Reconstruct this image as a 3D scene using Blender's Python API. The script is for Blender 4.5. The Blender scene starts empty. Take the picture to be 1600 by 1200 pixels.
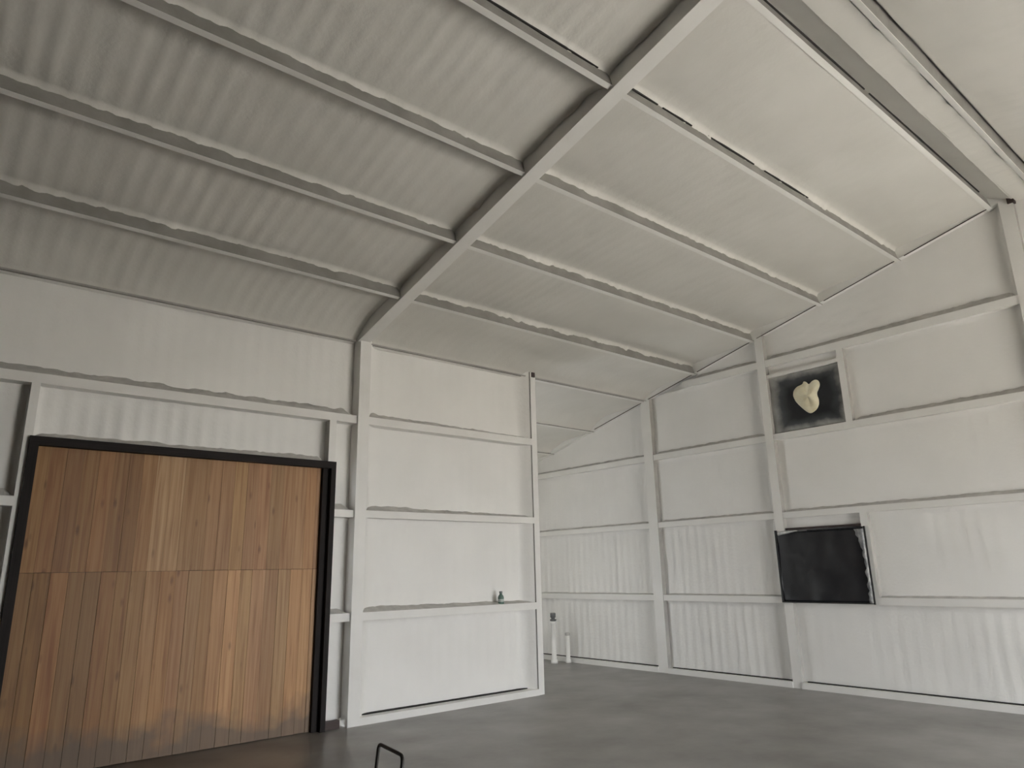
import bpy, bmesh, math, random
import numpy as np
from mathutils import Matrix, Vector

# ------------------------------------------------------------------ dimensions (metres)
YS = 7.58            # inner face of the side wall framing
XG = 9.49            # inner face of the far gable wall framing
YR = 1.93            # ridge line
SL = 0.2424          # roof slope
Z0 = 4.425           # underside of roof framing at the side wall
RG = 0.10             # the same for the gable sheets
RR = 0.17             # how far the roof sheets lie above the underside of the framing
REC = 0.18           # how far the foamed sheets lie behind the framing
YO = 10.9            # outer wall behind the open side bay
YW = 2 * YR - YS     # opposite side wall with the open door
XB = -6.95           # back wall
DOOR = (4.6, 8.4, 2.6)   # open door in the opposite wall: x0, x1, height
SDOOR = (4.6, 5.4, 1.6)  # small open hatch in the outer wall of the side bay
def zroof(y): return Z0 + SL * (YS - y) if y >= YR else Z0 + SL * (YS - (2 * YR - y))

sc = bpy.context.scene
C = sc.collection

# ------------------------------------------------------------------ camera
cam = bpy.data.cameras.new('camera'); co = bpy.data.objects.new('camera', cam); C.objects.link(co)
cam.sensor_width = 36.0; cam.lens = 36.0 * 1102.67 / 1600.0; cam.clip_start = 0.05
r = Vector((0.76768116, -0.64049321, -0.02083493)); u = Vector((-0.14905795, -0.21008933, 0.96625266)); f = Vector((0.62325546, 0.73866835, 0.25675222))
co.matrix_world = Matrix(((r.x, u.x, -f.x, 0), (r.y, u.y, -f.y, 0), (r.z, u.z, -f.z, 1.6), (0, 0, 0, 1)))
sc.camera = co

# ------------------------------------------------------------------ world, sun, exposure
w = bpy.data.worlds.new('sky'); sc.world = w; w.use_nodes = True
bg = w.node_tree.nodes['Background']; bg.inputs[0].default_value = (0.95, 0.975, 1.0, 1); bg.inputs[1].default_value = 11.0
sun = bpy.data.lights.new('sun', 'SUN'); so = bpy.data.objects.new('sun', sun); C.objects.link(so)
sun.energy = 30.0; sun.angle = 0.009; sun.color = (1.0, 0.965, 0.91)
so.rotation_euler = Vector((-0.10, 0.50, -0.86)).to_track_quat('-Z', 'Y').to_euler(); so.location = (6, -12, 10)
# daylight portals standing in the open doors (guide the sky light, give none themselves)
for D, y, sg in ((DOOR, YW - 0.05, 1), (SDOOR, YO + 0.05, -1)):
    pl = bpy.data.lights.new('door_daylight', 'AREA'); po = bpy.data.objects.new('door_daylight', pl); C.objects.link(po)
    pl.shape = 'RECTANGLE'; pl.size = D[1] - D[0]; pl.size_y = D[2]; pl.cycles.is_portal = True
    po.location = ((D[0] + D[1]) / 2, y, D[2] / 2); po.rotation_euler = Vector((0, sg, 0)).to_track_quat('-Z', 'Z').to_euler()
sc.view_settings.view_transform = 'Standard'; sc.view_settings.look = 'None'
sc.view_settings.gamma = 1.0; sc.view_settings.use_curve_mapping = False
sc.view_settings.exposure = 0.95
sc.cycles.max_bounces = 12; sc.cycles.diffuse_bounces = 8; sc.cycles.caustics_reflective = False

# ------------------------------------------------------------------ materials
def mat(name, col, rough=0.6, metal=0.0):
    m = bpy.data.materials.new(name); m.use_nodes = True
    b = m.node_tree.nodes['Principled BSDF']
    b.inputs['Base Color'].default_value = (*col, 1); b.inputs['Roughness'].default_value = rough; b.inputs['Metallic'].default_value = metal
    return m, m.node_tree, b
def N(nt, t, **kw):
    n = nt.nodes.new(t)
    for k, v in kw.items(): setattr(n, k, v)
    return n
def ramp(nt, stops):
    n = N(nt, 'ShaderNodeValToRGB'); e = n.color_ramp.elements
    e[0].position, e[0].color = stops[0][0], (*stops[0][1], 1); e[1].position, e[1].color = stops[1][0], (*stops[1][1], 1)
    for p, c in stops[2:]:
        x = e.new(p); x.color = (*c, 1)
    return n
def coat(name, c0, c1, scale=1.3, bump=0.25, rough=0.55):
    """sprayed paint over foam: faint mottling and fine relief"""
    m, nt, b = mat(name, c0, rough)
    tc = N(nt, 'ShaderNodeTexCoord'); n = N(nt, 'ShaderNodeTexNoise'); n.inputs['Scale'].default_value = scale; n.inputs['Detail'].default_value = 6
    g = N(nt, 'ShaderNodeNewGeometry')
    rp = ramp(nt, [(0.35, c1), (0.65, c0)])
    nt.links.new(g.outputs['Position'], n.inputs['Vector']); nt.links.new(n.outputs['Fac'], rp.inputs[0]); nt.links.new(rp.outputs[0], b.inputs['Base Color'])
    n2 = N(nt, 'ShaderNodeTexNoise'); n2.inputs['Scale'].default_value = 26; n2.inputs['Detail'].default_value = 4
    bp = N(nt, 'ShaderNodeBump'); bp.inputs['Strength'].default_value = bump; bp.inputs['Distance'].default_value = 0.01
    nt.links.new(g.outputs['Position'], n2.inputs['Vector']); nt.links.new(n2.outputs['Fac'], bp.inputs['Height']); nt.links.new(bp.outputs[0], b.inputs['Normal'])
    return m
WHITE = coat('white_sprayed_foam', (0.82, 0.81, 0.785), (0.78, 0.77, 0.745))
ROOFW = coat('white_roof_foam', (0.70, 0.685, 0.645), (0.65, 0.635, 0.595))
STEEL = coat('white_painted_steel', (0.78, 0.77, 0.745), (0.74, 0.73, 0.70), 3.0, 0.08, 0.45)
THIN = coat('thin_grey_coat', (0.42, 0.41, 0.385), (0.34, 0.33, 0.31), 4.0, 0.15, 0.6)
REAR_DARK = mat('rear_bounce_cut', (0.11, 0.08, 0.06), 0.8)[0]  # invented dark tone for unseen rear surfaces, cuts bounced light
PRIMER = coat('grey_primer_web', (0.30, 0.29, 0.27), (0.23, 0.222, 0.205), 4.0, 0.15, 0.6)
ROOF_DIM = mat('roof_bounce_cut', (0.30, 0.30, 0.29), 0.6)[0]  # invented grey for an unseen roof slope, less bounce to the left
GAP = mat('black_open_seam', (0.02, 0.018, 0.016), 0.9)[0]
RUST = mat('dark_rusty_steel', (0.055, 0.038, 0.034), 0.7)[0]

m, nt, b = mat('dark_door_steel', (0.022, 0.018, 0.017), 0.5); FRAME = m; b.inputs['Specular IOR Level'].default_value = 0.2; b.inputs['Roughness'].default_value = 0.65
n = N(nt, 'ShaderNodeTexNoise'); n.inputs['Scale'].default_value = 5; rp = ramp(nt, [(0.3, (0.010, 0.008, 0.007)), (0.75, (0.02, 0.015, 0.014))])
nt.links.new(n.outputs['Fac'], rp.inputs[0]); nt.links.new(rp.outputs[0], b.inputs['Base Color'])

# concrete
m, nt, b = mat('concrete', (0.25, 0.235, 0.215), 0.4); CONC = m
g = N(nt, 'ShaderNodeNewGeometry')
n = N(nt, 'ShaderNodeTexNoise'); n.inputs['Scale'].default_value = 0.9; n.inputs['Detail'].default_value = 7; n.inputs['Roughness'].default_value = 0.65
rp = ramp(nt, [(0.30, (0.17, 0.163, 0.15)), (0.70, (0.30, 0.292, 0.28)), (0.5, (0.235, 0.228, 0.215))])
nt.links.new(g.outputs['Position'], n.inputs['Vector']); nt.links.new(n.outputs['Fac'], rp.inputs[0]); sx = N(nt, 'ShaderNodeSeparateXYZ'); nt.links.new(g.outputs['Position'], sx.inputs[0])
nd = N(nt, 'ShaderNodeTexNoise'); nd.inputs['Scale'].default_value = 0.8; nd.inputs['Detail'].default_value = 8; nt.links.new(g.outputs['Position'], nd.inputs['Vector'])
md_ = N(nt, 'ShaderNodeMath', operation='MULTIPLY_ADD'); nt.links.new(nd.outputs['Fac'], md_.inputs[0]); md_.inputs[1].default_value = 5.0; nt.links.new(sx.outputs['X'], md_.inputs[2])
mdr = N(nt, 'ShaderNodeMapRange'); mdr.inputs['From Min'].default_value = 3.4; mdr.inputs['From Max'].default_value = 6.6; mdr.inputs['To Min'].default_value = 0.85; mdr.inputs['To Max'].default_value = 0.0; nt.links.new(md_.outputs[0], mdr.inputs[0])
mxd = N(nt, 'ShaderNodeMixRGB'); mxd.inputs[2].default_value = (0.085, 0.062, 0.045, 1); nt.links.new(mdr.outputs[0], mxd.inputs[0]); nt.links.new(rp.outputs[0], mxd.inputs[1])  # brown towards the rear: dirt, plus wood reflection painted into the floor colour
nt.links.new(mxd.outputs[0], b.inputs['Base Color'])
n2 = N(nt, 'ShaderNodeTexNoise'); n2.inputs['Scale'].default_value = 1.7; n2.inputs['Detail'].default_value = 5
mr = N(nt, 'ShaderNodeMapRange'); mr.inputs['To Min'].default_value = 0.22; mr.inputs['To Max'].default_value = 0.5
nt.links.new(g.outputs['Position'], n2.inputs['Vector']); nt.links.new(n2.outputs['Fac'], mr.inputs[0]); nt.links.new(mr.outputs[0], b.inputs['Roughness'])

# pine boards: grain along Z, tint per board from object colour, knots and dirt
m, nt, b = mat('pine_boards', (0.4, 0.22, 0.1), 0.55); PINE = m
oi = N(nt, 'ShaderNodeObjectInfo'); g = N(nt, 'ShaderNodeNewGeometry')
off = N(nt, 'ShaderNodeVectorMath', operation='SCALE'); off.inputs[0].default_value = (13.0, 7.0, 29.0); nt.links.new(oi.outputs['Random'], off.inputs['Scale'])
add = N(nt, 'ShaderNodeVectorMath', operation='ADD'); nt.links.new(g.outputs['Position'], add.inputs[0]); nt.links.new(off.outputs[0], add.inputs[1])
mp = N(nt, 'ShaderNodeMapping'); mp.inputs['Scale'].default_value = (34, 10, 1.1); nt.links.new(add.outputs[0], mp.inputs[0])
n = N(nt, 'ShaderNodeTexNoise'); n.inputs['Scale'].default_value = 1.0; n.inputs['Detail'].default_value = 5; n.inputs['Distortion'].default_value = 0.6
nt.links.new(mp.outputs[0], n.inputs['Vector'])
rp = ramp(nt, [(0.28, (0.27, 0.12, 0.042)), (0.74, (0.46, 0.26, 0.115)), (0.5, (0.385, 0.20, 0.08))])
nt.links.new(n.outputs['Fac'], rp.inputs[0])
mp2 = N(nt, 'ShaderNodeMapping'); mp2.inputs['Scale'].default_value = (7.5, 7.5, 2.6); nt.links.new(add.outputs[0], mp2.inputs[0])
vo = N(nt, 'ShaderNodeTexVoronoi'); vo.inputs['Scale'].default_value = 1.0; nt.links.new(mp2.outputs[0], vo.inputs['Vector'])
kr = ramp(nt, [(0.05, (0.16, 0.06, 0.02)), (0.16, (1, 1, 1))]); nt.links.new(vo.outputs['Distance'], kr.inputs[0])
mx = N(nt, 'ShaderNodeMixRGB', blend_type='MULTIPLY'); mx.inputs[0].default_value = 0.5; nt.links.new(rp.outputs[0], mx.inputs[1]); nt.links.new(kr.outputs[0], mx.inputs[2])
mx2 = N(nt, 'ShaderNodeMixRGB', blend_type='MULTIPLY'); mx2.inputs[0].default_value = 1.0; nt.links.new(mx.outputs[0], mx2.inputs[1]); nt.links.new(oi.outputs['Color'], mx2.inputs[2])
# mud splashed on the foot of the boards and rain stains, with ragged outlines
sx = N(nt, 'ShaderNodeSeparateXYZ'); nt.links.new(g.outputs['Position'], sx.inputs[0])
n3 = N(nt, 'ShaderNodeTexNoise'); n3.inputs['Scale'].default_value = 3.2; n3.inputs['Detail'].default_value = 6; nt.links.new(g.outputs['Position'], n3.inputs['Vector'])
ma = N(nt, 'ShaderNodeMath', operation='MULTIPLY_ADD'); nt.links.new(n3.outputs['Fac'], ma.inputs[0]); ma.inputs[1].default_value = -0.65; nt.links.new(sx.outputs['Z'], ma.inputs[2])
mr = N(nt, 'ShaderNodeMapRange'); mr.inputs['From Min'].default_value = -0.16; mr.inputs['From Max'].default_value = 0.06; mr.inputs['To Min'].default_value = 0.8; mr.inputs['To Max'].default_value = 0.0
nt.links.new(ma.outputs[0], mr.inputs[0])
mx3 = N(nt, 'ShaderNodeMixRGB'); mx3.inputs[2].default_value = (0.115, 0.085, 0.06, 1); nt.links.new(mr.outputs[0], mx3.inputs[0]); nt.links.new(mx2.outputs[0], mx3.inputs[1])
nt.links.new(mx3.outputs[0], b.inputs['Base Color'])
bp = N(nt, 'ShaderNodeBump'); bp.inputs['Strength'].default_value = 0.25; bp.inputs['Distance'].default_value = 0.004
nt.links.new(n.outputs['Fac'], bp.inputs['Height']); nt.links.new(bp.outputs[0], b.inputs['Normal'])

# ------------------------------------------------------------------ mesh helpers
def tag(o, label=None, cat=None, group=None, kind=None):
    if label: o['label'] = label
    if cat: o['category'] = cat
    if group: o['group'] = group
    if kind: o['kind'] = kind
    return o
def link(name, me, material, parent=None, smooth=False):
    o = bpy.data.objects.new(name, me); C.objects.link(o)
    for mm in (material if isinstance(material, (list, tuple)) else [material]): me.materials.append(mm)
    if parent: o.parent = parent
    if smooth: me.polygons.foreach_set('use_smooth', [True] * len(me.polygons))
    return o
def pyd(name, v, fcs, material, parent=None, smooth=False):
    me = bpy.data.meshes.new(name); me.from_pydata([tuple(map(float, p)) for p in v], [], fcs); me.update()
    bm = bmesh.new(); bm.from_mesh(me); bmesh.ops.recalc_face_normals(bm, faces=bm.faces); bm.to_mesh(me); bm.free()
    return link(name, me, material, parent, smooth)
def bm_box(bm, a, b):
    vs = [bm.verts.new((x, y, z)) for x in (a[0], b[0]) for y in (a[1], b[1]) for z in (a[2], b[2])]
    for q in ((0, 1, 3, 2), (4, 6, 7, 5), (0, 4, 5, 1), (2, 3, 7, 6), (0, 2, 6, 4), (1, 5, 7, 3)): bm.faces.new([vs[i] for i in q])
    return vs
def bm_obj(name, bm, material, parent=None, bev=0, smooth=False):
    bmesh.ops.recalc_face_normals(bm, faces=bm.faces)
    if bev: bmesh.ops.bevel(bm, geom=bm.edges[:], offset=bev, segments=2, affect='EDGES', profile=0.5)
    me = bpy.data.meshes.new(name); bm.to_mesh(me); bm.free()
    return link(name, me, material, parent, smooth)
def box(name, a, b, material, parent=None, bev=0.0):
    bm = bmesh.new(); bm_box(bm, a, b); return bm_obj(name, bm, material, parent, bev)
def boxes(name, lst, material, parent=None):
    bm = bmesh.new()
    for a, b in lst: bm_box(bm, a, b)
    return bm_obj(name, bm, material, parent)
def extrude(name, prof, axis, a, b, place, material, parent=None, sides=None):
    """closed profile (list of 2-D points) extruded along axis between a and b; place(t, p, q) -> xyz; sides = set of profile edges in material 1"""
    n = len(prof); v = [place(a, *p) for p in prof] + [place(b, *p) for p in prof]
    fcs = [(i, (i + 1) % n, n + (i + 1) % n, n + i) for i in range(n)] + [tuple(range(n)), tuple(range(n, 2 * n))]
    o = pyd(name, v, fcs, material, parent)
    if sides:
        for i in sides: o.data.polygons[i].material_index = 1
    return o
def lathe(name, prof, material, parent=None, seg=20, loc=(0, 0, 0)):
    v = []; fcs = []
    for rr, z in prof:
        for k in range(seg):
            a = 2 * math.pi * k / seg; v.append((loc[0] + rr * math.cos(a), loc[1] + rr * math.sin(a), loc[2] + z))
    for i in range(len(prof) - 1):
        for k in range(seg): fcs.append((i * seg + k, i * seg + (k + 1) % seg, (i + 1) * seg + (k + 1) % seg, (i + 1) * seg + k))
    fcs.append(tuple(range(seg))); fcs.append(tuple(range((len(prof) - 1) * seg, len(prof) * seg)))
    return pyd(name, v, fcs, material, parent, True)

rng = np.random.default_rng(7)
def noise1(n, step):
    k = max(2, int(n / step) + 3); return np.interp(np.arange(n) / step, np.arange(k), rng.random(k))
def noise2(nu, nv, su, sv):
    ku, kv = int(nu / su) + 3, int(nv / sv) + 3; g = rng.random((ku, kv))
    a = np.arange(nu) / su; c = np.arange(nv) / sv; i = a.astype(int); j = c.astype(int); fu = (a - i)[:, None]; fv = (c - j)[None, :]
    fu = fu * fu * (3 - 2 * fu); fv = fv * fv * (3 - 2 * fv)
    return (g[i][:, j] * (1 - fu) + g[i + 1][:, j] * fu) * (1 - fv) + (g[i][:, j + 1] * (1 - fu) + g[i + 1][:, j + 1] * fu) * fv
def panel(name, O, U, V, Nn, wd, ht, material, parent, amp=0.006, pitch=0.152, bead=(0.02, 0.02, 0.02, 0.02), lump=0.008, top=None, low=None, step=0.03, swell=(0.0, 0.5), swell_end=(0.0, 0.5), uswell=(0.0, 0.0, 0.15), fade=0.0):
    """foam-sprayed sheet between framing members: ribs along V, lumps, ragged beads of foam creeping up the members at its edges
       bead = (u0, u1, v0, v1) bead width; top(u)/low(u) give a sloping edge"""
    O, U, V, Nn = map(np.array, (O, U, V, Nn)); nu = max(4, int(wd / step)); nv = max(4, int(ht / (step * 1.2)))
    us = np.linspace(0, wd, nu + 1); tt = np.linspace(0, 1, nv + 1)
    lo = np.array([low(x) if low else 0.0 for x in us]); hi = np.array([top(x) if top else ht for x in us]); hi = np.maximum(hi, lo + 0.002)
    vv = lo[:, None] + (hi - lo)[:, None] * tt[None, :]
    ph = rng.random() * pitch
    d = amp * (0.5 + 0.5 * np.cos(2 * np.pi * (us + ph) / pitch))[:, None] ** 2 * (0.45 + 0.8 * noise2(nu + 1, nv + 1, 9, 14)) * (1 - fade * us / wd)[:, None]
    d = d + lump * noise2(nu + 1, nv + 1, 6, 5) + lump * 1.6 * noise2(nu + 1, nv + 1, 22, 14)
    def edge(dist, wdt, n, ax):
        if wdt <= 0: return 0
        rag = wdt * (0.35 + 1.5 * noise1(n, 2.2) * noise1(n, 5) + 0.5 * noise1(n, 1.2))
        rag = rag[None, :] if ax == 0 else rag[:, None]
        t = np.clip(1 - dist / np.maximum(rag, 1e-4), 0, 1)
        return rag * 1.3 * t * t
    d = d + edge(us[:, None], bead[0], nv + 1, 0) + edge((wd - us)[:, None], bead[1], nv + 1, 0)
    d = d + edge(vv - lo[:, None], bead[2], nu + 1, 1) + edge(hi[:, None] - vv, bead[3], nu + 1, 1)
    if uswell[0]: d = d + uswell[0] * np.clip(1 - us / uswell[2], 0, 1)[:, None] ** 2
    if uswell[1]: d = d + uswell[1] * np.clip(1 - (wd - us) / uswell[2], 0, 1)[:, None] ** 2
    if swell[0]: d = d + swell[0] * np.clip(1 - (vv - lo[:, None]) / swell[1], 0, 1) ** (1.0 if swell[1] > 0.9 else 1.5)
    if swell_end[0]: d = d + swell_end[0] * np.clip(1 - (hi[:, None] - vv) / swell_end[1], 0, 1) ** 1.5
    d = np.minimum(d, 0.155)
    P = O + us[:, None, None] * U + vv[..., None] * V + d[..., None] * Nn
    v = P.reshape(-1, 3); k = nv + 1
    idx = np.arange((nu + 1) * k).reshape(nu + 1, k)
    q = np.stack([idx[:-1, :-1], idx[1:, :-1], idx[1:, 1:], idx[:-1, 1:]], -1).reshape(-1, 4)
    me = bpy.data.meshes.new(name); me.from_pydata(v.tolist(), [], q.tolist()); me.update()
    if me.polygons[0].normal.dot(Vector(Nn)) < 0: me.flip_normals()
    return link(name, me, material, parent, True)

# ================================================================== SETTING
floor = tag(box('floor', (XB, YW, -0.15), (XG + 0.3, YO, 0), CONC), 'grey-brown stained concrete floor of the shed', kind='structure')
tag(box('ground', (XB - 12, YW - 26, -0.25), (XG + 14, YW, -0.02), mat('gravel_yard', (0.40, 0.38, 0.35), 0.9)[0]), 'pale gravel yard outside the open door', kind='structure')

# ---- roof: outer sheets, then panels, purlins and rafters as parts
T = 0.215
rv = []
for x in (XB - 0.1, XG + 0.35):
    for y, k in ((YO + 0.2, 1), (YR, 1), (YW - 0.35, 1)):
        rv += [(x, y, zroof(y) + T), (x, y, zroof(y) + T + 0.06)]
fc = []
for i in (0, 1): fc += [(2 * i, 2 * i + 2, 2 * i + 8, 2 * i + 6), (2 * i + 1, 2 * i + 7, 2 * i + 9, 2 * i + 3)]
fc += [(0, 1, 3, 2), (2, 3, 5, 4), (6, 8, 9, 7), (8, 10, 11, 9), (0, 6, 7, 1), (4, 5, 11, 10)]
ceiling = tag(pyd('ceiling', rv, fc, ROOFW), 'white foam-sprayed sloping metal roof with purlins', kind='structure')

PD, PW = 0.115, 0.05            # purlin depth and flange
PY = [2.15, 3.27, 4.39, 5.495, 6.60, 7.68, 8.99, 10.1]
FR = 0.078                       # half flange of the steel frames
FX = [-1.44, 4.0]                # frame lines
bays = [(XB, FX[0] - FR), (FX[0] + FR, FX[1] - FR), (FX[1] + FR, XG + RG + 0.02)]
nrm = np.array([0, SL, 1]) / math.hypot(1, SL)       # roof normal (left slope), pointing up
def on_roof(side):
    """map (x, s = distance uphill-negative along Y, d = depth above framing underside) to xyz"""
    def fn(x, y, d):
        yy = y if side > 0 else 2 * YR - y
        return (x, yy + (SL * d if side > 0 else -SL * d), Z0 + SL * (YS - y) + d)
    return fn
def purlin(x0, x1, y, side, parent):
    # Z section: grey web facing the ridge, white bottom flange
    t = 0.006; h = RR + 0.03
    pr = [(0, 0.012), (PW, 0.012), (PW, 0.02), (t, 0.02), (t, h), (0, h)]
    fn = on_roof(side)
    return extrude('purlin', pr, 0, x0, x1, lambda X, a, d: fn(X, y + a, d), [STEEL, PRIMER], parent, sides={2, 3, 5})
def roof_panel(x0, x1, ya, yb, side, parent, amp, bead, lump=0.007, swell=(0, 0.5), fade=0.0, swell_end=(0, 0.5), uswell=(0, 0, 0.1), rise=None):
    e0, e = rise or (RR, RR); fn = on_roof(side); A = np.array(fn(x0, ya, e0)); B = np.array(fn(x0, yb, e)); V = B - A; L = np.linalg.norm(V); V /= L
    n = -nrm if side > 0 else -np.array([0, -SL, 1]) / math.hypot(1, SL)
    return panel('roof_panel', A, (1, 0, 0), V, n, x1 - x0, L, REAR_DARK if x0 < XB + 1 else (ROOFW if side > 0 or x0 > 3 else ROOF_DIM), parent, amp=amp, bead=bead, lump=lump, swell=swell, fade=fade, swell_end=swell_end, uswell=uswell)  # rear bay and unseen opposite slope darkened to cut bounced light
for bi, (x0, x1) in enumerate(bays):
    amp = (0.013, 0.013, 0.002)[bi]
    for side in (1, -1):
        ys = [y for y in PY if side > 0 or y < YS - 0.3]
        for i, y in enumerate(ys):
            if side > 0 and y > YS + 0.2 and bi < 2: continue
            purlin(x0, min(x1, XG + 0.1), y, side, ceiling)
        lim = ys + ([YO] if side > 0 else [YS + REC])
        roof_panel(x0, x1, YR, ys[0] + 0.01, side, ceiling, 0.002, (0, 0, 0, 0.01), rise=(-0.03, RR) if side > 0 else (-0.03, 0.014))
        for a, b2 in zip(lim[:-1], lim[1:]):
            if side > 0 and a > YS + 0.05 and bi < 2: continue
            roof_panel(x0, x1, a + PW - 0.008, b2 + 0.01, side, ceiling, amp if side > 0 else 0.004, (0.02, 0.02, 0, (0.035 if b2 < 7 else 0.015) if bi == 2 else 0.03), swell=((0.15 if side > 0 else 0.0) if bi == 2 else 0.09, 1.0 if bi == 2 else 0.25), fade=0.75,
                       swell_end=(0.125, 0.5) if b2 > 7.5 else (0, 0.5), uswell=(0, 0, 0.14))
# rafters: I-section running under the roof on each frame line
def rafter(x, side):
    fn = on_roof(side); o = bpy.data.objects.new('rafter', None); C.objects.link(o); o.parent = ceiling
    ya = YR; yb = YS + 0.06 if side < 0 else (YS + 0.02)
    for nm, a0, a1, d0, d1, mm in (('bottom_flange', -FR, FR, -0.012, 0.0, STEEL), ('web', -FR + 0.008, FR - 0.008, 0.0, RR + 0.04, STEEL)):
        v = [fn(x + a, y, d) for y in (ya, yb) for a in (a0, a1) for d in (d0, d1)]
        pyd(nm, v, [(0, 1, 3, 2), (4, 6, 7, 5), (0, 4, 5, 1), (2, 3, 7, 6), (0, 2, 6, 4), (1, 5, 7, 3)], mm, o)
    return o
for x in FX:
    for side in (1, -1): rafter(x, side)
# open black seams where the foam has pulled away from the purlins
def seam(x0, x1, y, parent, d=0.125, th=0.010):
    fn = on_roof(1); n = max(2, int((x1 - x0) / 0.12)); v = []; fcs = []
    for i in range(n + 1):
        X = x0 + (x1 - x0) * i / n; e = th * (0.35 + 0.65 * math.sin(math.pi * min(1, max(0, i / n)))) * (0.6 + 0.8 * random.random())
        v += [fn(X, y - 0.012, d - e), fn(X, y - 0.012, d + e), fn(X, y + 0.02, d + e), fn(X, y + 0.02, d - e)]
        if i:
            for k in range(4): fcs.append((4 * i - 4 + k, 4 * i - 4 + (k + 1) % 4, 4 * i + (k + 1) % 4, 4 * i + k))
    fcs += [(0, 1, 2, 3), (4 * n, 4 * n + 1, 4 * n + 2, 4 * n + 3)]
    return pyd('open_seam', v, fcs, GAP, parent)
random.seed(3)
for a in ((1.9, 3.78, 3.27), (4.12, 4.55, 3.27), (4.62, 5.05, 3.27), (5.3, 6.1, 3.27), (6.3, 7.2, 3.27), (4.15, 6.2, 2.15), (6.3, 9.2, 2.15)):
    seam(a[0], a[1], a[2], ceiling)
# ridge angle under the peak is left bare foam; thin open seam along the gable rake
def rake_bar(name, y0, y1, d0, d1, x0, x1, material):
    v = []
    for x in (x0, x1):
        for y in (y0, y1):
            v += [(x, y, zroof(y) + d0), (x, y, zroof(y) + d1)]
    return pyd(name, v, [(0, 1, 3, 2), (4, 6, 7, 5), (0, 4, 5, 1), (2, 3, 7, 6), (0, 2, 6, 4), (1, 5, 7, 3)], material, ceiling)
rake_bar('rake_angle', YR, YO, 0.026, RR + 0.03, XG + 0.005, XG + RG + 0.03, STEEL)
rake_bar('rake_angle', YW, YR, 0.026, RR + 0.03, XG + 0.005, XG + RG + 0.03, STEEL)

# ---- walls
GZ = [(1.095, 1.185), (2.25, 2.335), (3.37, 3.465), (4.485, 4.595)]      # girt bottom / top
BASE = 0.078
def zcut(y): return zroof(y) + RR + 0.03

# far gable wall
def gable_prism(name, x0, x1, y0, y1, mats):
    pts = [(y0, -0.02)] + [(y1, -0.02), (y1, zroof(y1) + T)] + ([(YR, zroof(YR) + T)] if y0 < YR < y1 else []) + [(y0, zroof(y0) + T)]
    n = len(pts); v = [(x0, *p) for p in pts] + [(x1, *p) for p in pts]
    return pyd(name, v, [(i, (i + 1) % n, n + (i + 1) % n, n + i) for i in range(n)] + [tuple(range(n)), tuple(range(n, 2 * n))], mats)
wall_far = tag(gable_prism('wall_far', XG + RG + 0.03, XG + RG + 0.09, YW - 0.1, YO + 0.1, WHITE), 'white foam-sprayed gable end wall with horizontal girts', kind='structure')
COLS = [(7.58, 7.77), (5.345, 5.475), (1.935, 2.08), (-1.62, -1.48)]     # gable columns (y0, y1)
def gcol(y0, y1, z1=None, z0=0.0, x=XG, name='column'):
    zt = z1 if z1 else min(zroof(y0), zroof(y1)) + 0.10
    bm = bmesh.new(); vs = bm_box(bm, (x, y0, z0), (XG + RG + 0.02, y1, zt)); o = bm_obj(name, bm, [STEEL, THIN], wall_far)
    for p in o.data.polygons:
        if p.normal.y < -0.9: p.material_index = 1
    return o
for y0, y1 in COLS: gcol(y0, y1)
edges = [YO] + [e for c in COLS for e in (c[1], c[0])] + [YW]
spans = [(edges[i + 1], edges[i]) for i in range(0, len(edges), 2)]     # (y_low, y_high) between columns
def ggirt(y0, y1, z0, z1):
    # C girt: front flange, top and bottom webs
    t = 0.012; D = RG + 0.01
    pr = [(0, z0), (0, z1), (D, z1), (D, z1 - t), (t, z1 - t), (t, z0 + t), (D, z0 + t), (D, z0)]
    return extrude('girt', pr, 1, y0, y1, lambda Y, a, z: (XG + 0.012 + a, Y, z), [STEEL, THIN], wall_far, sides={1, 2, 3, 4, 5, 6})
def rake_y(z): return YS - (z - Z0) / SL         # where the left slope reaches height z
for y0, y1 in spans:
    extrude('base_channel', [(-0.015, 0), (-0.015, BASE), (RG, BASE), (RG, 0)], 1, y0, y1, lambda Y, a, z: (XG + a, Y, z), STEEL, wall_far)
    box('open_seam', (XG + RG - 0.05, y0 + 0.05, BASE), (XG + RG, y1 - 0.05, BASE + 0.012), GAP, wall_far)
    for z0, z1 in GZ:
        a, c = y0, y1
        if z1 > Z0:
            c = min(c, rake_y(z1) - 0.02); a = max(a, 2 * YR - rake_y(z1) + 0.02)
        elif z1 + 0.02 > zroof(c): c = min(c, rake_y(z1))
        if c - a > 0.2: ggirt(a, c, z0, z1)
    zs = [BASE] + [z for g_ in GZ for z in g_] + [9]
    for i in range(0, len(zs), 2):
        lo, hi = zs[i], zs[i + 1]
        ztop = lambda y: min(hi, zcut(y))
        if max(ztop(y0), ztop(y1), ztop(min(max(YR, y0), y1))) - lo < 0.1: continue
        a, c = y0, y1
        while ztop(c) - lo < 0.03 and c > a: c -= 0.02
        while ztop(a) - lo < 0.03 and c > a: a += 0.02
        amp = 0.011 if (i <= 2 and y0 > 5) else (0.008 if y0 > 7 else (0.005 if y0 > 5 else 0.003))
        panel('wall_panel', (XG + RG, c, lo), (0, -1, 0), (0, 0, 1), (-1, 0, 0), c - a, min(hi, 7) - lo, WHITE, wall_far, amp=amp,
              bead=(0, 0, 0, 0.012), lump=0.006, uswell=(0, 0.07, 0.07), top=lambda x, c=c, lo=lo, ztop=ztop: ztop(c - x) - lo)
BAREF = coat('bare_grey_foam', (0.55, 0.54, 0.51), (0.44, 0.432, 0.41), 9.0, 0.5, 0.8)
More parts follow.
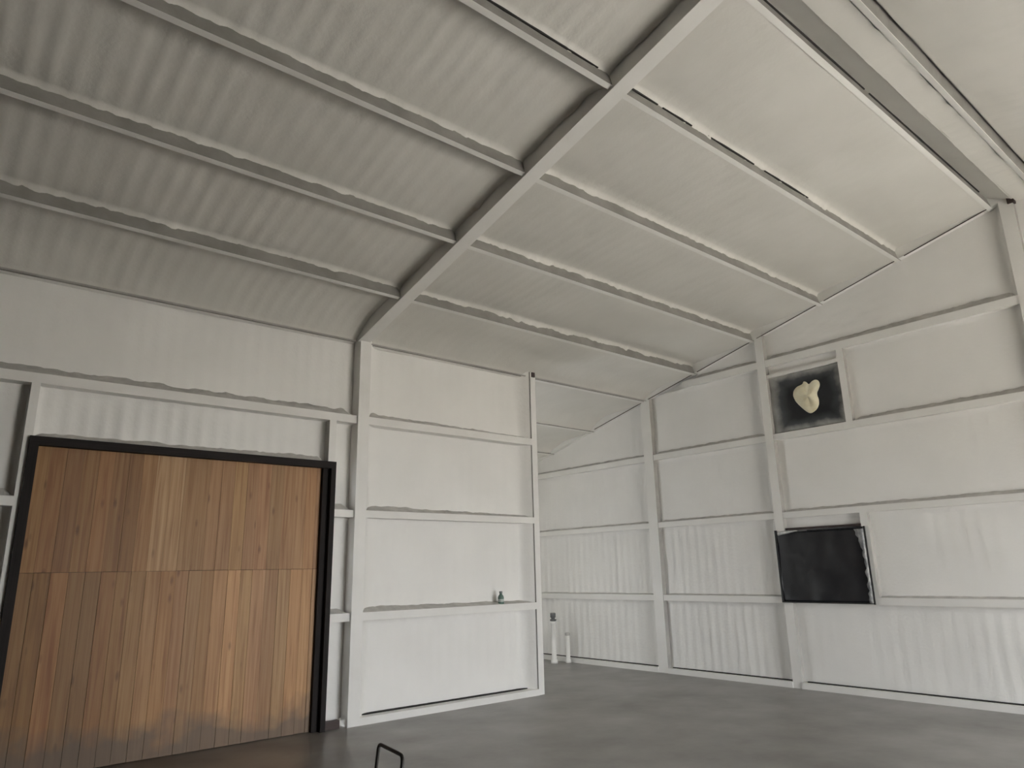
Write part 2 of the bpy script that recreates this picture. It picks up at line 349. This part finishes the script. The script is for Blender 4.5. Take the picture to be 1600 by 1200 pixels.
def foam_bead(O, U, Nn, L, h0, h1, depth, parent):
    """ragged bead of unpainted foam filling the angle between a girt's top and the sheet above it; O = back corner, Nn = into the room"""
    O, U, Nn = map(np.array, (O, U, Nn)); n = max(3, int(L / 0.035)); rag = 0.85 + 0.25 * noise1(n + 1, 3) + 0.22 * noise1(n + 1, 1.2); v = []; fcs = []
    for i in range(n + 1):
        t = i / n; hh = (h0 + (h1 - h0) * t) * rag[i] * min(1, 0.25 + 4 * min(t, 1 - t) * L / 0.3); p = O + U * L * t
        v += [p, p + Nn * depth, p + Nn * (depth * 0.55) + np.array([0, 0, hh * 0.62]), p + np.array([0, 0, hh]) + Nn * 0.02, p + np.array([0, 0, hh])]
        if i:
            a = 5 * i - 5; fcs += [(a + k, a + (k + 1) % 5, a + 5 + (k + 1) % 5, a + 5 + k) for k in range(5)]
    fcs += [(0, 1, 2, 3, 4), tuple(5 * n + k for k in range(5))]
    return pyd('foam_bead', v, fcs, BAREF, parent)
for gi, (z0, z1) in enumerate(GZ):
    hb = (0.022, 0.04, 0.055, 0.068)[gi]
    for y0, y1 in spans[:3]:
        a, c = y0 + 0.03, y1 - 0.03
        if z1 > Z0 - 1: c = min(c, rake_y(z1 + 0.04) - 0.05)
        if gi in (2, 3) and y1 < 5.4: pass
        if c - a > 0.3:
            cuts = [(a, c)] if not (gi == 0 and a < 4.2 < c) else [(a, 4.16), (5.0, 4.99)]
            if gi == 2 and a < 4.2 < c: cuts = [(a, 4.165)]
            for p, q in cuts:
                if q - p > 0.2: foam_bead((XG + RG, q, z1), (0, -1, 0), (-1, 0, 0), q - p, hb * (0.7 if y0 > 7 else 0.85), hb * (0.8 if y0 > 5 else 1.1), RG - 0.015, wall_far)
# framing round the two blocked wall openings
gcol(4.178, 4.268, 4.485, 3.465, XG + 0.01, 'stud'); gcol(4.172, 4.268, 2.25, 1.185, XG + 0.01, 'stud')
o = box('lintel', (XG + 0.012, 4.268, 4.315), (XG + RG, 5.345, 4.362), STEEL, wall_far)
box('lintel', (XG + 0.03, 4.268, 2.085), (XG + RG, 5.345, 2.112), RUST, wall_far)
box('bracket', (XG - 0.03, 1.915, 5.72), (XG + 0.06, 1.985, 5.80), RUST, wall_far)
ys_ = [2.2, 3.2, 3.33, 4.33, 4.45, 5.43, 5.56, 6.55, 6.66, 7.6, 7.75, 8.9]
for i in range(0, len(ys_), 2): rake_bar('open_seam', ys_[i], ys_[i + 1], 0.014, 0.024, XG - 0.002, XG + 0.006, RUST)

# side wall with the boarded door, and the stub of wall past the steel column
DX0, DX1, DZ = 0.70, 3.685, 2.875
XE = 6.85
wall_left = tag(boxes('wall_left', [((XB, YS + REC + 0.03, -0.02), (DX0, YS + REC + 0.09, 4.6)), ((DX0, YS + REC + 0.03, DZ), (DX1, YS + REC + 0.09, 4.6)),
            ((DX1, YS + REC + 0.03, -0.02), (XE, YS + REC + 0.09, 4.6))], WHITE), 'white foam-sprayed side wall with horizontal girts and steel columns', kind='structure')
LR = 0.02       # framing of the left bay sits a little behind the column face
def sgirt(x0, x1, z0, z1, rec=0.0):
    t = 0.012; D = REC + 0.01 - rec
    pr = [(0, z0), (0, z1), (D, z1), (D, z1 - t), (t, z1 - t), (t, z0 + t), (D, z0 + t), (D, z0)]
    return extrude('girt', pr, 0, x0, x1, lambda X, a, z: (X, YS + rec + a, z), [STEEL, THIN], wall_left, sides={1, 2, 3, 4, 5, 6})
def spost(x0, x1, z0, z1, rec=0.0, name='post'):
    bm = bmesh.new(); bm_box(bm, (x0, YS + rec, z0), (x1, YS + REC + 0.02, z1)); o = bm_obj(name, bm, [STEEL, THIN], wall_left)
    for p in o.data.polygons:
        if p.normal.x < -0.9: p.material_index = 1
    return o
# I-section columns of the frames
for x in FX:
    o = bpy.data.objects.new('column', None); C.objects.link(o); o.parent = wall_left
    zt = zroof(YS)
    box('flange', (x - FR + 0.025, YS - 0.012, 0), (x + FR + 0.015, YS, zt), STEEL, o)
    box('web', (x - FR + 0.032, YS, 0), (x + FR + 0.008, YS + REC + 0.02, zt + 0.1), STEEL, o)
cl, cr = FX[1] - FR + 0.025, FX[1] + FR + 0.015
spost(XE - 0.10, XE, 0, zroof(YS) + 0.05, name='post')
box('end_face', (XE, YS + 0.004, 0), (XE + 0.006, YS + REC + 0.09, zroof(YS) + 0.02), THIN, wall_left)
box('bracket', (XE - 0.075, YS - 0.02, 4.40), (XE - 0.02, YS + 0.06, 4.47), RUST, wall_left)
sections = [(FX[0] + FR, 0.652, 0, LR, True), (0.722, 3.598, DZ + 0.01, LR, False), (DX1 + 0.005, FX[1] + 0.008, 0, LR, True), (cr, XE - 0.10, 0, 0.0, True)]
spost(0.652, 0.722, DZ, 3.372, LR); spost(0.652, DX0, 0, DZ, LR); spost(3.598, 3.685, DZ, 3.372, LR)
for x0, x1, zb, rec, base in sections:
    if base and not (x0 > DX1 and x1 < 4.2):
        extrude('base_channel', [(-0.012, 0), (-0.012, BASE), (REC, BASE), (REC, 0)], 0, x0, x1, lambda X, a, z: (X, YS + a, z), STEEL, wall_left)
        box('open_seam', (x0 + 0.06, YS + REC - 0.06, BASE), (x1 - 0.06, YS + REC, BASE + 0.012), GAP, wall_left)
    for z0, z1 in GZ[:3]:
        if z0 > zb: sgirt(x0, x1 if x1 != FX[1] + 0.008 else FX[1] - 0.055, z0, z1, rec)
    if x0 == cr: pass
    zs = [max(zb, BASE)] + [z for g_ in GZ[:3] if g_[0] > zb for z in g_] + [zroof(YS) + 0.16]
    if x1 < 4.2: zs = zs[:-2]
    for i in range(0, len(zs), 2):
        amp = 0.011 if zb > 0 and i == 0 else (0.003 if x0 == cr and i > 3 else 0.006)
        panel('wall_panel', (x0, YS + REC, zs[i]), (1, 0, 0), (0, 0, 1), (0, -1, 0), x1 - x0, zs[i + 1] - zs[i], WHITE, wall_left, amp=amp, bead=(0, 0, 0, 0.012), lump=0.006, uswell=(0.165, 0.165, 0.22) if x0 == cr else (0.03, 0.03, 0.04))
# girt and upper panel run unbroken over the door posts
for x0, x1 in ((0.652, 0.722), (3.598, DX1 + 0.005)): sgirt(x0, x1, GZ[2][0], GZ[2][1], LR)
panel('wall_panel', (FX[0] + FR, YS + REC, GZ[2][1]), (1, 0, 0), (0, 0, 1), (0, -1, 0), FX[1] + 0.008 - FX[0] - FR, zroof(YS) + 0.16 - GZ[2][1], WHITE, wall_left, amp=0.005, bead=(0.02, 0.02, 0, 0.018), lump=0.006)
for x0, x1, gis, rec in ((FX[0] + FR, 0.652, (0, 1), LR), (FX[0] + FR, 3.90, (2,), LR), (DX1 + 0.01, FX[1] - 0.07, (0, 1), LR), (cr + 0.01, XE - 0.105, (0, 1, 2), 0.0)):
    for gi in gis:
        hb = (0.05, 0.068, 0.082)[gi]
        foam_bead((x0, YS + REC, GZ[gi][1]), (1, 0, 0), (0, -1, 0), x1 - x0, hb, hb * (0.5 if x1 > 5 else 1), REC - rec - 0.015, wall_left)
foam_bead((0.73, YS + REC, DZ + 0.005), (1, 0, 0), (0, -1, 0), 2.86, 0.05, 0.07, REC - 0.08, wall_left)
box('rusty_base', (3.70, YS + 0.03, 0), (3.875, YS + 0.10, 0.082), RUST, wall_left)
# eave strut: small angle under the roof along the wall top
for x0, x1 in ((FX[0] + FR, FX[1] - FR), (FX[1] + FR + 0.02, XG)):
    extrude('open_seam', [(0, 0), (0.012, 0), (0.012, 0.016), (0, 0.016)], 0, x0 + 0.03, x1, lambda X, a, z: (X, YS + 0.055 + a, zroof(YS + 0.06) + 0.002 + z), THIN, ceiling)

# walls outside the frame that close the shed
tag(boxes('wall_outer', [((3.9, YO, -0.02), (SDOOR[0], YO + 0.1, 3.95)), ((SDOOR[0], YO, SDOOR[2]), (SDOOR[1], YO + 0.1, 3.95)), ((SDOOR[1], YO, -0.02), (XG + 0.2, YO + 0.1, 3.95))], WHITE), 'white outer wall behind the open side bay', kind='structure')
tag(box('wall_inner', (3.9, YS + REC + 0.09, -0.02), (4.0, YO, 4.5), WHITE), 'white cross wall closing the side bay', kind='structure')
tag(gable_prism('wall_back', XB - 0.1, XB, YW - 0.1, YS + 0.3, REAR_DARK), 'unseen end wall at the back of the shed, darkened to cut bounced light', kind='structure')
tag(box('wall_right_rear', (XB, YW - 0.15, -0.02), (3.6, YW, 4.6), REAR_DARK), 'unseen rear part of the side wall, darkened to cut bounced light', kind='structure')
tag(boxes('wall_right', [((3.6, YW - 0.15, -0.02), (DOOR[0], YW, 4.6)), ((DOOR[0], YW - 0.15, DOOR[2]), (DOOR[1], YW, 4.6)), ((DOOR[1], YW - 0.15, -0.02), (XG + 0.2, YW, 4.6))], WHITE),
    'white side wall with a wide open doorway to daylight', kind='structure')

# ================================================================== BOARDED DOOR
door = tag(box('door_1', (DX0 + 0.02, YS + 0.115, 0.0), (DX1 - 0.02, YS + 0.135, DZ - 0.02), mat('door_back', (0.09, 0.055, 0.03), 0.9)[0]), 'wide door boarded with vertical pine planks in a black steel frame', kind='structure')
box('frame_head', (DX0, YS - 0.02, DZ - 0.078), (DX1, YS + 0.06, DZ), FRAME, door)
box('frame_jamb', (DX0, YS - 0.02, 0), (DX0 + 0.075, YS + 0.06, DZ - 0.078), FRAME, door)
box('frame_jamb', (DX1 - 0.058, YS - 0.02, 0), (DX1, YS + 0.10, DZ - 0.078), FRAME, door)
box('frame_stop', (DX1 - 0.13, YS + 0.04, 0), (DX1 - 0.058, YS + 0.10, DZ - 0.078), FRAME, door)
random.seed(11)
SEAM = 1.675
xs = [DX0 + 0.06]
while xs[-1] < DX1 - 0.13: xs.append(xs[-1] + random.uniform(0.118, 0.142))
xs[-1] = DX1 - 0.085
for row in (0, 1):
    for a, c in zip(xs[:-1], xs[1:]):
        mid = (a + c) / 2
        z0, z1 = (0.004, SEAM - 0.002) if row == 0 else (SEAM, DZ - 0.03)
        g_ = random.choice((0.002, 0.002, 0.001, 0.004)) if row == 0 else random.choice((0.0006, 0.0006, 0.002, 0.001))
        dy = random.uniform(0, 0.005) + (0.006 if row == 1 else 0)
        bm = bmesh.new(); bm_box(bm, (a + g_ / 2, YS + 0.082 + dy, z0 + random.uniform(0, .003)), (c - g_ / 2, YS + 0.114, z1))
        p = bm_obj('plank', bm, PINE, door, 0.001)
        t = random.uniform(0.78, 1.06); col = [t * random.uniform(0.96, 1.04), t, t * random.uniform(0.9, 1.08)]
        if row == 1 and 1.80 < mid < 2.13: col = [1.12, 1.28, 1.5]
        if mid < 1.7: col = [k * 0.74 for k in col]; col[1] *= 0.95; col[2] *= 0.84  # left boards: redder wood, with the light's falloff painted into a darker tint
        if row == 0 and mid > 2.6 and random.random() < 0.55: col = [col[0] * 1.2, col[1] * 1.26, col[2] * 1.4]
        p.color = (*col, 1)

# ================================================================== THINGS
# ---- black plastic over the upper opening, with a blob of foam
def plastic_mat(name, over):
    m, nt, b = mat(name, (0.012, 0.014, 0.017), 0.32)
    tc = N(nt, 'ShaderNodeTexCoord'); sp = N(nt, 'ShaderNodeSeparateXYZ'); nt.links.new(tc.outputs['Generated'], sp.inputs[0])
    n = N(nt, 'ShaderNodeTexNoise'); n.inputs['Scale'].default_value = 4.5; n.inputs['Detail'].default_value = 6; nt.links.new(tc.outputs['Object'], n.inputs['Vector'])
    last = None
    for ax, lo_, hi_ in over:       # axis, start, end of the overspray ramp
        mr = N(nt, 'ShaderNodeMapRange'); mr.inputs['From Min'].default_value = hi_; mr.inputs['From Max'].default_value = lo_
        ad = N(nt, 'ShaderNodeMath', operation='MULTIPLY_ADD'); nt.links.new(n.outputs['Fac'], ad.inputs[0]); ad.inputs[1].default_value = 0.20
        sb = N(nt, 'ShaderNodeMath', operation='SUBTRACT'); nt.links.new(sp.outputs[ax], sb.inputs[0]); sb.inputs[1].default_value = 0.10
        nt.links.new(sb.outputs[0], ad.inputs[2]); nt.links.new(ad.outputs[0], mr.inputs[0])
        if last is None: last = mr.outputs[0]
        else:
            mxm = N(nt, 'ShaderNodeMath', operation='MAXIMUM'); nt.links.new(last, mxm.inputs[0]); nt.links.new(mr.outputs[0], mxm.inputs[1]); last = mxm.outputs[0]
    rp = ramp(nt, [(0.0, (0.012, 0.014, 0.017)), (1.0, (0.50, 0.50, 0.48)), (0.45, (0.06, 0.065, 0.07))])
    nt.links.new(last, rp.inputs[0]); nt.links.new(rp.outputs[0], b.inputs['Base Color'])
    return m
def sheet(name, x, y0, y1, z0, z1, wr, material, parent=None, bulge=0.02):
    nu, nv = 44, 38; f1 = noise2(nu + 1, nv + 1, 5, 9); f2 = noise2(nu + 1, nv + 1, 11, 6); v = []
    for i in range(nu + 1):
        for j in range(nv + 1):
            a, c = i / nu, j / nv; e = min(a, 1 - a, c, 1 - c); k = min(1, e / 0.12)
            d = bulge * k + wr * (f1[i, j] - 0.5) * (1.6 - k) + wr * (f2[i, j] - 0.5)
            v.append((x - d, y1 + (y0 - y1) * a, z0 + (z1 - z0) * c))
    n = len(v); v += [(p[0] + 0.006, p[1], p[2]) for p in v]; fcs = []
    for i in range(nu):
        for j in range(nv):
            q = (i * (nv + 1) + j, (i + 1) * (nv + 1) + j, (i + 1) * (nv + 1) + j + 1, i * (nv + 1) + j + 1); fcs += [q, tuple(k + n for k in reversed(q))]
    rim = [i * (nv + 1) for i in range(nu + 1)] + [nu * (nv + 1) + j for j in range(1, nv + 1)] + [i * (nv + 1) + nv for i in range(nu - 1, -1, -1)] + [j for j in range(nv - 1, 0, -1)]
    for i in range(len(rim)): a, c = rim[i], rim[(i + 1) % len(rim)]; fcs.append((a, c, c + n, a + n))
    return pyd(name, v, fcs, material, parent, True)
def empty(name, loc): o = bpy.data.objects.new(name, None); C.objects.link(o); o.location = loc; return o
def under(o, p):
    o.parent = p; o.matrix_parent_inverse = Matrix.Translation(-Vector(p.location)); return o

up = tag(empty('vent_cover', (XG + 0.06, 4.81, 3.465)), 'black plastic over the upper wall opening with a cream foam blob on it', 'vent cover')
# generated axis 1 = Y (low Y is the right edge), 2 = Z
under(sheet('plastic_sheet', XG + 0.06, 4.268, 5.345, 3.465, 4.315, 0.02, plastic_mat('plastic_oversprayed', [('Z', -0.02, 0.22), ('Z', 1.02, 0.76), ('Y', 1.0, 0.72), ('Y', -0.02, 0.17)])), up)
# blob outline in wall coordinates (y, z)
bl = [(4.995, 3.996), (4.916, 4.094), (4.808, 4.122), (4.788, 4.174), (4.739, 4.157), (4.708, 4.1), (4.651, 4.15), (4.576, 4.146), (4.535, 4.074), (4.557, 4.005), (4.618, 3.931), (4.594, 3.828), (4.607, 3.732), (4.666, 3.67), (4.722, 3.625), (4.778, 3.678), (4.834, 3.738), (4.901, 3.813), (4.994, 3.907)]
bl = [((y - 0) * 1.004, z + 0.005) for y, z in bl]
def smooth_loop(p, it=2):
    for _ in range(it): p = [q for i in range(len(p)) for q in ((0.75 * p[i][0] + 0.25 * p[(i + 1) % len(p)][0], 0.75 * p[i][1] + 0.25 * p[(i + 1) % len(p)][1]), (0.25 * p[i][0] + 0.75 * p[(i + 1) % len(p)][0], 0.25 * p[i][1] + 0.75 * p[(i + 1) % len(p)][1]))]
    return p
bl = smooth_loop(bl); cy, cz = 4.755, 3.93; rings = 9; v = []; fcs = []; n = len(bl)
for k in range(rings):
    s_ = math.cos(math.pi / 2 * k / rings); d = 0.06 * math.sin(math.pi / 2 * k / rings)
    for y, z in bl: v.append((XG + 0.055 - d * (0.85 + 0.3 * math.sin(9 * y) * math.sin(11 * z)), cy + (y - cy) * s_, cz + (z - cz) * s_))
v.append((XG + 0.055 - 0.06, cy, cz)); v += [(XG + 0.07, y, z) for y, z in bl]
for k in range(rings - 1):
    for i in range(n): fcs.append((k * n + i, k * n + (i + 1) % n, (k + 1) * n + (i + 1) % n, (k + 1) * n + i))
for i in range(n): fcs.append(((rings - 1) * n + i, (rings - 1) * n + (i + 1) % n, rings * n)); fcs.append((i, (i + 1) % n, rings * n + 1 + (i + 1) % n, rings * n + 1 + i))
fcs.append(tuple(range(rings * n + 1, rings * n + 1 + n)))
FOAM = coat('cream_foam', (0.86, 0.82, 0.64), (0.76, 0.69, 0.48), 7, 0.5, 0.8)
tag(under(pyd('foam_blob', v, fcs, FOAM, None, True), up), 'lumpy cream spray foam blob')

# ---- black plastic over the lower opening, standing proud of the girts
lo = tag(empty('window_cover', (XG - 0.01, 4.85, 1.105)), 'flat black plastic sheet stretched over the lower square wall opening', 'window cover')
m, nt, b = mat('plastic_black', (0.010, 0.011, 0.014), 0.30); PB = m
under(sheet('plastic_sheet', XG - 0.012, 4.245, 5.47, 1.12, 2.055, 0.012, PB, None, 0.006), lo)
EDGE = mat('black_edge', (0.006, 0.006, 0.007), 0.5)[0]; GREY = coat('grey_oversprayed_film', (0.42, 0.42, 0.41), (0.16, 0.16, 0.165), 14, 0.5, 0.4)
for nm, a, c, mm in (('edge_strip', (XG - 0.028, 5.458, 1.105), (XG - 0.004, 5.484, 2.085), EDGE), ('edge_strip', (XG - 0.028, 4.217, 1.10), (XG - 0.004, 4.229, 2.075), EDGE),
                 ('edge_strip', (XG - 0.026, 4.23, 1.105), (XG - 0.004, 5.457, 1.119), EDGE), ('edge_strip', (XG - 0.026, 4.23, 2.056), (XG - 0.004, 5.0, 2.070), EDGE)):
    under(box(nm, a, c, mm), lo)
# loose folded film along the right edge and crumpled corner
bm = bmesh.new(); v = []; fcs = []
for i in range(25):
    z = 1.115 + 0.93 * i / 24; wd = 0.028 + 0.03 * random.random() + (0.075 * max(0, (i - 16) / 8))
    v += [(XG - 0.022 - 0.012 * random.random(), 4.232, z), (XG - 0.034 - 0.012 * random.random(), 4.232 + wd * 0.5, z), (XG - 0.02, 4.232 + wd, z)]
    if i: k = 3 * i; fcs += [(k - 3, k - 2, k + 1, k), (k - 2, k - 1, k + 2, k + 1)]
bm.free(); fl = pyd('film_fold', v, fcs, GREY, None, True); md = fl.modifiers.new('thick', 'SOLIDIFY'); md.thickness = 0.003; under(fl, lo)
v = []; fcs = []
for i in range(14):
    y = 5.44 - 0.30 * i / 13; hgt = 0.05 * (1 - i / 13) + 0.008 + 0.006 * random.random()
    v += [(XG - 0.02, y, 2.072), (XG - 0.032 - 0.008 * random.random(), y, 2.072 - hgt * 0.5), (XG - 0.02, y, 2.072 - hgt)]
    if i: k = 3 * i; fcs += [(k - 3, k - 2, k + 1, k), (k - 2, k - 1, k + 2, k + 1)]
fl = pyd('film_fold', v, fcs, coat('white_oversprayed_film', (0.72, 0.72, 0.70), (0.45, 0.45, 0.44), 14, 0.5, 0.4), None, True); md = fl.modifiers.new('thick', 'SOLIDIFY'); md.thickness = 0.003; under(fl, lo)

# ---- green bottle standing on the girt
m, nt, b = mat('green_glass', (0.20, 0.31, 0.26), 0.15); b.inputs['Transmission Weight'].default_value = 0.35
bt = tag(empty('bottle', (6.16, YS + 0.045, 1.185)), 'small green bottle standing on the low girt of the white wall', 'bottle')
bo = lathe('body', [(0.036, 0), (0.040, 0.006), (0.040, 0.085), (0.034, 0.105), (0.020, 0.122), (0.017, 0.140)], m); bo.parent = bt
cp = lathe('cap', [(0.021, 0.138), (0.022, 0.142), (0.022, 0.160), (0.018, 0.164)], mat('grey_cap', (0.22, 0.25, 0.24), 0.5)[0]); cp.parent = bt
lb = lathe('paper_label', [(0.0402, 0.03), (0.0406, 0.031), (0.0406, 0.064), (0.0402, 0.065)], mat('pale_label', (0.45, 0.5, 0.47), 0.7)[0]); lb.parent = bt

# ---- two pipes rising from the floor in the far corner
PIPE = mat('white_pipe', (0.78, 0.77, 0.74), 0.4)[0]; GM = mat('grey_valve', (0.13, 0.13, 0.13), 0.5)[0]
p1 = tag(empty('water_pipe', (9.18, 9.87, 0)), 'white standpipe with a dark grey valve on top in the far corner', 'pipe')
lathe('pipe', [(0.062, 0), (0.062, 0.055), (0.042, 0.065), (0.042, 0.665), (0.052, 0.67), (0.052, 0.71), (0.04, 0.715)], PIPE).parent = p1
vb = lathe('valve', [(0.035, 0.715), (0.055, 0.72), (0.055, 0.75), (0.034, 0.755), (0.034, 0.775), (0.05, 0.78), (0.05, 0.85), (0.04, 0.86)], GM); vb.parent = p1
o = boxes('valve_lever', [((-0.012, -0.02, 0.735), (0.012, -0.085, 0.747))], GM); o.parent = p1
p2 = tag(empty('drain_pipe', (9.40, 9.74, 0)), 'short white capped pipe beside the base channel in the far corner', 'pipe')
lathe('pipe', [(0.05, 0), (0.05, 0.05), (0.038, 0.06), (0.038, 0.47)], PIPE).parent = p2
lathe('cap', [(0.045, 0.465), (0.046, 0.47), (0.046, 0.50), (0.03, 0.507)], THIN).parent = p2

# ---- bent black rod frame on the floor
def tube(name, pts, rad, material, parent=None):
    cu = bpy.data.curves.new(name, 'CURVE'); cu.dimensions = '3D'; cu.bevel_depth = rad; cu.bevel_resolution = 4; cu.use_fill_caps = True
    s_ = cu.splines.new('POLY'); s_.points.add(len(pts) - 1)
    for q, p in zip(s_.points, pts): q.co = (*p, 1)
    o = bpy.data.objects.new(name, cu); C.objects.link(o)
    dg = bpy.context.evaluated_depsgraph_get(); me = bpy.data.meshes.new_from_object(o.evaluated_get(dg)); bpy.data.objects.remove(o)
    return link(name, me, material, parent, True)
def rounded(pts, rad=0.03, n=5):
    out = [Vector(pts[0])]
    for a, b_, c in zip(pts[:-2], pts[1:-1], pts[2:]):
        a, b_, c = map(Vector, (a, b_, c)); p = b_ + (a - b_).normalized() * rad; q = b_ + (c - b_).normalized() * rad
        for k in range(n + 1):
            t = k / n; out.append((1 - t) ** 2 * p + 2 * t * (1 - t) * b_ + t * t * q)
    return out + [Vector(pts[-1])]
T1, T2 = (1.914, 3.336, 0.80), (1.875, 3.050, 0.80)
F1, F2 = (1.60, 2.97, 0.011), (1.73, 2.93, 0.011)
ROD = mat('black_rod', (0.018, 0.014, 0.012), 0.45, 0.3)[0]
rd = tag(empty('rod_frame', (1.7, 3.0, 0)), 'bent black metal rod frame standing on the concrete floor', 'rod frame')
under(tube('bent_rod', rounded([F1, T1, T2, F2]), 0.0085, ROD), rd)
under(tube('foot', [(1.25, 2.97, 0.011), (2.1, 2.97, 0.011)], 0.011, ROD), rd); under(tube('foot', [(1.35, 2.93, 0.011), (2.2, 2.93, 0.011)], 0.011, ROD), rd)
